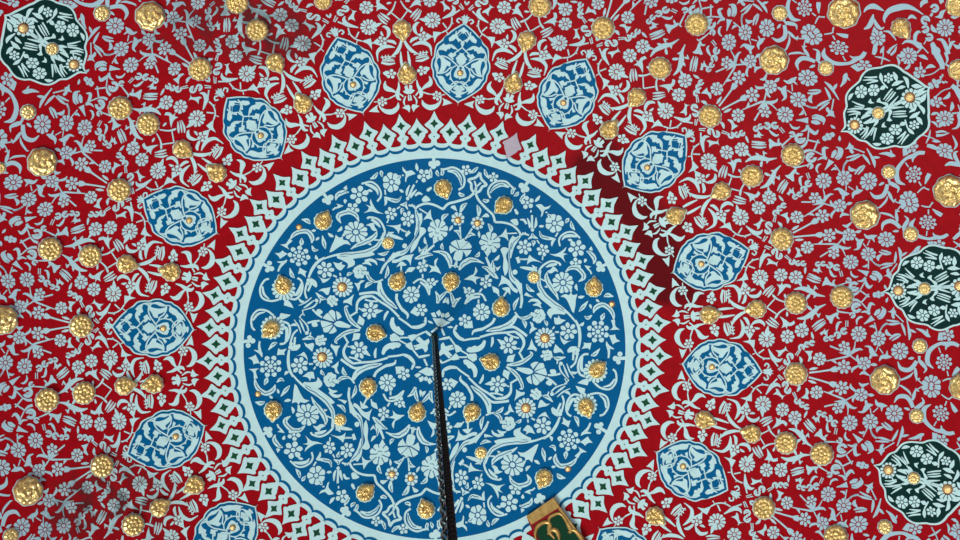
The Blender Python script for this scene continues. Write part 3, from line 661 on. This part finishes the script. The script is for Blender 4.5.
for c, k, x, y in OBS:
    if c in ('med', 'grn'): continue
    P = unproj([(x, y)])[0]; th = math.atan2(P[1], P[0])
    side = 'left' if x < 440 else 'right'
    if c in ('a3', 'a4', 'a5'):
        w = {'a3': 'round gilded rosette just beyond the outer tip of the %s blue medallion',
             'a4': 'big swirled gilded rosette straight outward beyond the %s blue medallion',
             'a5': 'outermost big swirled gilded rosette in line beyond the %s blue medallion'}[c] % medname(k)
        kind = {'a3': 'round', 'a4': 'swirl', 'a5': 'swirl'}[c]; r = {'a3': 10.6, 'a4': 13.0, 'a5': 14.2}[c]; ang = th+random.random()*6
    else:
        lo, hi = k+1, k-1
        pair = '%s and %s' % (medname(lo), medname(hi)) if abs(8-lo) < abs(8-hi) else '%s and %s' % (medname(hi), medname(lo))
        w = {'b1': 'pear-shaped gilded rosette nearest the palmettes, between %s blue medallions',
             'b2': 'second gilded rosette outward, between %s blue medallions',
             'b3': 'third gilded rosette outward, round, between %s blue medallions',
             'b4': 'fourth gilded rosette outward, round, beyond %s blue medallions'}[c] % pair
        kind = {'b1': 'pear', 'b2': 'pear', 'b3': 'round', 'b4': 'round'}[c]; r = {'b1': 9.4, 'b2': 9.2, 'b3': 10.3, 'b4': 10.6}[c]
        ang = th if c == 'b1' else th+PI if c == 'b2' else random.random()*6
    o = boss(kind, (x, y), r, ang, 'gilded_rosette')
    tag(o, w, 'rosette', {'b1': 'gilded rosettes nearest the palmettes', 'b2': 'second ring of gilded rosettes', 'b3': 'third ring of gilded rosettes', 'b4': 'fourth ring of gilded rosettes', 'a3': 'gilded rosettes beyond the blue medallions', 'a4': 'big swirled rosettes', 'a5': 'big swirled rosettes'}[c])
# small round rosettes and odd ones, each where the photograph shows it
for x, y, kind, r, lab in [
    (911,234,'small',6.6,'small gilded rosette above the right edge green medallion, near its inner tip'),
    (889,172,'small',6.2,'small gilded rosette just below the upper right green medallion'),
    (826,68,'small',6.6,'small gilded rosette just left of the upper right green medallion'),
    (780,13,'small',6.8,'small gilded rosette near the top edge, left of the big swirled one'),
    (920,346,'small',6.4,'small gilded rosette just below the right edge green medallion'),
    (917,416,'small',6.4,'small gilded rosette just above the lower right green medallion'),
    (885,527,'small',6.4,'small gilded rosette below left of the lower right green medallion'),
    (102,13,'small',7,'small gilded rosette at top, right of the upper left green medallion'),
    (28,112,'small',6.6,'small gilded rosette just below the upper left green medallion'),
    (11,536,'small',6.8,'small gilded rosette cut by the bottom left corner'),
    (836,537,'round',11,'round gilded rosette cut by the bottom edge left of the lower right green medallion'),
    (901,27.5,'pear',9,'pear-shaped gilded rosette above the upper right green medallion'),
    (958,5,'swirl',10,'gilded rosette cut by the top right corner'),
    (959,70,'swirl',9,'gilded rosette cut by the right edge beside the upper right green medallion'),
    (963,387,'swirl',12,'gilded rosette cut by the right edge between the lower two green medallions'),
    (0,168,'small',5,'sliver of gilded rosette cut by the left edge beside the big swirled one'),
    (237,2,'round',10.5,'gilded rosette cut by the top edge, just above the soot stained patch'),
    (323,1,'round',8,'gilded rosette cut by the top edge above the first leftward blue medallion'),
    ]:
    ang = math.radians(-50) if kind == 'pear' else random.random()*6
    o = boss(kind, (x, y), r, ang, 'gilded_rosette'); tag(o, lab, 'rosette', 'scattered gilded rosettes')
# roundel rosettes
HR = ['twelve', 'one', 'two', 'three', 'four', 'five', 'six', 'seven', 'eight', 'nine', 'ten', 'eleven']
def clock(px):
    a = math.degrees(math.atan2(347-px[1], px[0]-435.5)); h = ((90-a) % 360)/30; h2 = round(h*2)/2
    i = int(h2) % 12; return ('half past ' if h2 % 1 else '')+HR[i]+("" if h2 % 1 else " o'clock")
PT = {0: (-.3, -1), 1: (0, 1), 2: (-1, .1), 3: (-1, -.9), 4: (0, 1), 5: (.8, .8)}
AXM = AX1
def refl(d, sg):                  # carry a direction from the traced quadrant to another one
    v = np.array(d, float); a = v @ E1; b = v @ E2; return a*sg[0]*E1+b*sg[1]*E2
seen = {}; LBL = set()
for sg, pxs in QUAD.items():
    for i, px in enumerate(pxs):
        if px in seen: continue
        seen[px] = 1
        d = math.hypot(px[0]-435.5, px[1]-347.3)
        zone = 'near the middle' if d < 90 else 'half way out' if d < 128 else 'near the rim'
        if i <= 5:
            v = refl(PT[i], sg); ang = math.atan2(v[1], v[0])
            if i in (0, 2): v = -(unproj([px])[0]-RC); ang = math.atan2(v[1], v[0])
            o = boss('fan', px, 9.0, ang, 'lotus_rosette', h=.8); lab = 'gilded lotus rosette on the blue roundel %s at %s' % (zone, clock(px)); g = 'gilded lotus rosettes on the roundel'; cat = 'rosette'
        elif i == 7:
            o = boss('small', px, 5.8, random.random()*6, 'round_rosette', h=.8); lab = 'small round gilded rosette on the blue roundel at %s' % clock(px); g = 'small round rosettes on the roundel'; cat = 'rosette'
        else:
            r = {6: 2.9, 8: 4.1, 9: 2.5}[i]
            o = boss('stud', px, r, 0, 'gilded_stud', h=.8); lab = ('tiny gilded stud %s of the blue roundel at %s' if i != 8 else 'smooth gilded stud in a daisy, %s of the blue roundel at %s') % (zone, clock(px)); g = 'gilded studs on the roundel'; cat = 'stud'
        if lab in LBL: lab += ', '+('left' if px[0] < 435 else 'right')+' one'
        LBL.add(lab); tag(o, lab, cat, g)
print('roundel labels', len(LBL))

# ------------------------------------------------------------------ medallions
def bands(out, cen, k, loc, h, name, mat, parent, off=None, hs=None):
    return None
def medallion(k, out, canon, mats, lab, name, rim, hub_obs, studs, cls, group, axis=(), ribbon=()):
    res = RES[[i for i, o in enumerate(OBS) if o[0] == cls and o[1] == k]]
    shift = res[0] if len(res) else np.zeros(2)
    th0 = TH0+k*PI/16
    def to_plan(rp):
        th = th0+rp[:, 1]; q = np.stack([rp[:, 0]*np.cos(th), rp[:, 0]*np.sin(th)], -1); return q+shift
    half = np.array(out)[:, :]; half = half.copy(); half[:, 1] = np.maximum(half[:, 1], 0)
    half[0, 1] = 0; half[-1, 1] = 0
    pts = crom(half, 3); full = np.concatenate([pts, np.stack([pts[::-1, 0], -pts[::-1, 1]], -1)[1:-1]])
    P = to_plan(full); cen = P.mean(0); loc = lift([cen], 0)[0]
    root = empty(name, loc); tag(root, lab, 'medallion', group)
    # normal inset
    def inset(P, d):
        e = np.roll(P, -1, 0)-np.roll(P, 1, 0); e /= np.maximum(np.hypot(*e.T), 1e-6)[:, None]
        nrm = np.stack([-e[:, 1], e[:, 0]], -1); v = P-cen; l = np.hypot(*v.T)[:, None]; v = v/l
        cs = np.maximum(np.abs((v*nrm).sum(1)), .55)[:, None]
        return P-v*d/cs
    def fill(P, h, nm, mat, edge=0):
        V = [cen[None]]; n = len(P); Fc = []
        rings = [.25, .5, .75, 1]
        for a in rings: V.append(cen+(P-cen)*a)
        hh = np.full(1+n*len(rings), h)
        if edge: V.append(P); hh = np.concatenate([hh, np.full(n, -.2)]); rings = rings+[1]
        for j in range(n): Fc.append([0, 1+j, 1+(j+1) % n])
        for i in range(len(rings)-1):
            a = 1+i*n; b = a+n
            for j in range(n): Fc.append([a+j, b+j, b+(j+1) % n, a+(j+1) % n])
        return link(nm, lift(np.concatenate(V), hh)-loc, Fc, mat, root)
    fill(P, .8, 'rim', mats[0], 1)
    P1 = inset(P, rim); fill(P1, 1.0, 'field', mats[1])
    V, Fc, n = [], [], 0
    if cls == 'med': fill(inset(P, 3.5), 1.12, 'pale_ground', mats[0])
    for rp, fs in axis:
        V.append(to_plan(rp)); Fc += [[i+n for i in f] for f in fs]; n += len(rp)
    for sg in (1, -1):
        for rp, fs in canon:
            if rp[:, 1].mean() < -.012: continue
            q = rp.copy(); q[:, 1] *= sg
            V.append(to_plan(q)); Fc += [[i+n for i in f] for f in fs]; n += len(q)
    link('arabesque', lift(np.concatenate(V), 1.25)-loc, Fc, mats[2], root)
    if ribbon:
        V, Fc, n = [], [], 0
        for sg in (1, -1):
            for rp, fs in ribbon:
                q = rp.copy(); q[:, 1] *= sg; V.append(to_plan(q)); Fc += [[i+n for i in f] for f in fs]; n += len(q)
        link('ribbon_tracery', lift(np.concatenate(V), 1.38)-loc, Fc, mats[0], root)
    for r_, kind, sz, nm in studs:
        Pp = to_plan(np.array([[r_, 0.0]]))[0]
        boss(kind, None, sz, th0, nm, h=1.3, parent=root, ploc=loc, P=Pp)
    return root
def rad_of(px, k):
    q = unwarp(unproj([px]))[0]; return float(np.hypot(*q))
MST = [(rad_of((712.1, 367.8), 0), 'stud', 2.5, 'stud')]
GST = [(rad_of((909.5, 98.8), 3), 'stud', 3.9, 'stud'), (rad_of((852.5, 125.5), 3), 'stud', 3.9, 'stud'), (rad_of((877.2, 113.2), 3), 'small', 5.6, 'centre_rosette')]
PL = {8: 'straight above the roundel', 6: 'above the roundel, right of the topmost', 4: 'upper right of the roundel, next to the dark red patch', 2: 'right of the roundel, below the dark red patch', 0: 'right of the roundel, its axis almost level', -2: 'lower right of the roundel, beside the painted board',
      10: 'above the roundel, left of the topmost', 12: 'upper left of the roundel', 14: 'left of the roundel, slightly above its middle', 16: 'left of the roundel, its axis level', 18: 'lower left of the roundel', 20: 'cut by the bottom edge, left of the hanging chain', -4: 'cut by the bottom edge, right of the painted board'}
for k, w in PL.items():
    medallion(k, OUTM, CANM, (M['pale'], M['mblue'], M['mblue']), 'pointed blue medallion %s' % w, 'blue_medallion', 1.25, None, MST, 'med', 'blue medallions around the roundel', (), CANR)
for k, w in {13: 'in the top left corner', 3: 'near the top right corner', 1: 'at the right edge, half way up', -1: 'near the bottom right corner', 15: 'barely showing at the left edge'}.items():
    medallion(k, OUTG, CANG, (M['pale'], M['green'], M['pale']), 'dark green flowered medallion %s' % w, 'green_medallion', 1.6, None, GST, 'grn', 'green medallions of the outer ring', CANGA)

# ------------------------------------------------------------------ hanging chain
CP = unproj([(434.3, 336)])[0]; cz = float(zdome(CP[0], CP[1]))
def W(x, y, z): return Vector((x*U, -y*U, z*U+EYE))
zz = cz
while project(CP[0], CP[1], np.array(zz))[1] < 562: zz -= 1
def axis_at(z):               # the chain hangs a touch out of plumb
    k = (cz-z)/(cz-zz); return CP[0]+DRIFT[0]*k, CP[1]+DRIFT[1]*k
_d = (np.array([450.6, 562.0])-project(CP[0], CP[1], np.array(float(zz))))*zz/F
DRIFT = (_d[0], -_d[1])
chain = empty('hanging_chain', W(CP[0], CP[1], cz)); cl = chain.location
tag(chain, 'black lamp chain and cable hanging from the middle of the blue roundel', 'chain')
def tube(pts, rads, ns, closed=False):
    pts = [Vector(p) for p in pts]; V = []; Fc = []; n = len(pts)
    prev = None
    for i, p in enumerate(pts):
        a = pts[(i-1) % n] if closed or i else pts[0]; b = pts[(i+1) % n] if closed or i < n-1 else pts[-1]
        d = (b-a).normalized()
        if prev is None: prev = d.orthogonal().normalized()
        e = (prev-d*prev.dot(d)).normalized(); prev = e; g = d.cross(e)
        for j in range(ns):
            t_ = j*2*PI/ns; V.append(p+(e*math.cos(t_)+g*math.sin(t_))*rads[i])
    for i in range(n if closed else n-1):
        for j in range(ns): a = i*ns; b = ((i+1) % n)*ns; k = (j+1) % ns; Fc.append([a+j, b+j, b+k, a+k])
    if not closed: Fc += [list(range(ns))[::-1], [(n-1)*ns+j for j in range(ns)]]
    return [tuple(v) for v in V], Fc
# canopy hook at the crown
pts = []; rad = []
for i in range(9):
    a = i/8*PI*1.5; pts.append(W(CP[0]+3.5*math.sin(a), CP[1], cz-7-4*(1-math.cos(a)))); rad.append(1.0*U)
v, f = tube(pts, rad, 8); link('hook', np.array(v)-np.array(cl), f, M['iron'], chain)
v, f = tube([W(CP[0], CP[1], cz-.2), W(CP[0], CP[1], cz-2), W(CP[0], CP[1], cz-4), W(CP[0], CP[1], cz-9)], [3.4*U, 3.2*U, 1.6*U, 1.2*U], 16); link('ceiling_cup', np.array(v)-np.array(cl), f, M['iron'], chain)
# cable, ribbed by its winding tape
zs = np.arange(cz-8, zz, -1.0); pts = []; rad = []
for i, z in enumerate(zs): ax_, ay_ = axis_at(z); pts.append(W(ax_+1.5, ay_, z)); rad.append((1.5+.3*math.sin(i*2*PI/8))*U)
v, f = tube(pts, rad, 10); link('cable', np.array(v)-np.array(cl), f, M['cable'], chain)
# chain links
def linkmesh(i):                  # a long oval link
    pts = []
    for a in np.linspace(0, 2*PI, 20, endpoint=False):
        x = 1.25*math.cos(a); z = 5.2*np.sign(math.sin(a))*abs(math.sin(a))**.6+1.2*math.sin(a)
        pts.append(Vector((x, 0, z)) if i == 0 else Vector((0, x, z)))
    v, f = tube([p*U for p in pts], [.58*U]*20, 8, True)
    me = bpy.data.meshes.new('link'); me.from_pydata(v, [], f); me.polygons.foreach_set('use_smooth', [True]*len(f)); me.materials.append(M['iron']); return me
LM = [linkmesh(0), linkmesh(1)]
pos = []; z = cz-14
while z > zz: pos.append(z); z -= 11.2
for i, z in enumerate(pos):
    ax_, ay_ = axis_at(z)
    o = bpy.data.objects.new('link', LM[i % 2]); COL.objects.link(o); o.parent = chain; o.location = W(ax_-1.4, ay_, z)-cl; o.rotation_euler.z = .5
print('links', len(pos))

# ------------------------------------------------------------------ painted board at the bottom edge
def bp(x, y): return unproj([(500+x/8, 480+y/8)])[0]
BH = 4.0
bl = lift([bp(400, 330)], 0)[0]
board = empty('painted_board', bl); tag(board, 'red and green board with gilded scrolls cut by the bottom edge, over the roundel rim', 'board')
def slab(pts, h0, h1, name, mat, smooth_pts=0, parent=board, bev=.5):
    P = np.array(pts); 
    if smooth_pts: P = crom(P, smooth_pts, True)
    n = len(P); c = P.mean(0); Pi = c+(P-c)*(1-bev/max(np.hypot(*(P-c).T).max(), 1))
    V = np.concatenate([lift(P, h0), lift(P, h1-bev*.6), lift(Pi, h1)])-bl
    Fc = [[j, (j+1) % n, n+(j+1) % n, n+j] for j in range(n)]+[[n+j, n+(j+1) % n, 2*n+(j+1) % n, 2*n+j] for j in range(n)]+[[2*n+j for j in range(n)], [j for j in range(n)][::-1]]
    return link(name, V, Fc, mat, parent)
LX = lambda y: 215+(y-290)*.395; RX = lambda y: 430+(y-140)*.721
slab([bp(212, 290), bp(430, 138), bp(RX(570), 570), bp(LX(570), 570)], -1, BH, 'backing', M['boardred'])
slab([bp(213, 290), bp(430, 139), bp(482, 216), bp(254, 357)], BH-.5, BH+1.6, 'end_band', M['oldgold'])
slab([bp(482, 216), bp(RX(570), 570), bp(RX(570)-34, 572), bp(468, 232)], BH-.5, BH+1.2, 'edge_moulding', M['oldgold'])
slab([bp(300, 390), bp(370, 340), bp(395, 300), bp(480, 270), bp(520, 300), bp(600, 400), bp(670, 520), bp(690, 562), bp(350, 562), bp(316, 490)], BH-.4, BH+1.0, 'green_field', M['boardgreen'], 3, bev=.2)
def scroll(pts, wd, name='gilded_scroll'):
    P = Patch(); stroke(P, [(500+x/8, 480+y/8) for x, y in pts], [w/8 for w in wd])
    q = unproj(P.p[0]); k = len(q)//2; a, z = q[:k], q[k:]; V = []; Fc = []
    for s_, h in ((0, 0), (.04, 1.2), (.27, 2.3), (.5, 2.6), (.73, 2.3), (.96, 1.2), (1, 0)): V.append(lift(a*(1-s_)+z*s_, BH+h))
    for r in range(6):
        for i in range(k-1): Fc.append([r*k+i, r*k+i+1, (r+1)*k+i+1, (r+1)*k+i])
    V = np.concatenate(V)-bl
    link(name, V, Fc, M['oldgold'], board, smooth=True)
scroll([(290, 480), (285, 420), (305, 370), (350, 340), (395, 345), (400, 400), (385, 440)], [14, 26, 34, 36, 36, 34, 10])
scroll([(392, 345), (400, 300), (440, 275), (480, 268), (515, 300), (545, 350), (570, 400), (560, 430)], [18, 30, 30, 26, 26, 34, 44, 10])
scroll([(380, 430), (420, 400), (450, 405), (470, 440), (480, 500)], [14, 38, 44, 36, 14])
scroll([(400, 330), (390, 380), (400, 420), (440, 470)], [14, 26, 32, 16])
scroll([(545, 420), (590, 400), (640, 440), (690, 520)], [10, 30, 36, 14])

# ------------------------------------------------------------------ light: open sky to the sides, daylight thrown up from one side
w = bpy.data.worlds.new('sky'); SC.world = w; w.use_nodes = True
N = w.node_tree.nodes; L = w.node_tree.links; bg = N['Background']
tc = N.new('ShaderNodeTexCoord'); sp = N.new('ShaderNodeSeparateXYZ'); L.new(tc.outputs['Generated'], sp.inputs[0])
mr = N.new('ShaderNodeMapRange'); mr.inputs['From Min'].default_value = -1; mr.inputs['From Max'].default_value = 1; L.new(sp.outputs[0], mr.inputs['Value'])
cr = N.new('ShaderNodeValToRGB'); cr.color_ramp.elements[0].color = (.95, 1.0, 1.05, 1); cr.color_ramp.elements[1].color = (.5, .55, .62, 1)
L.new(mr.outputs[0], cr.inputs[0]); L.new(cr.outputs[0], bg.inputs['Color']); bg.inputs['Strength'].default_value = .52
def area(name, loc, target, size, power, col):
    l = bpy.data.lights.new(name, 'AREA'); l.shape = 'DISK'; l.size = size; l.energy = power; l.color = col
    o = bpy.data.objects.new(name, l); COL.objects.link(o); o.location = loc
    o.rotation_euler = (Vector(target)-Vector(loc)).to_track_quat('-Z', 'Y').to_euler(); return o
# image down is +Y in the world, image left is -X
area('daylight', (-3.2, 6.3, 1.0), (.4, -.4, 8.4), 4.5, 940, (1, .98, .94))
SC.view_settings.view_transform = 'Standard'; SC.view_settings.look = 'None'; SC.view_settings.gamma = 1; SC.view_settings.use_curve_mapping = False
SC.view_settings.exposure = 0.0
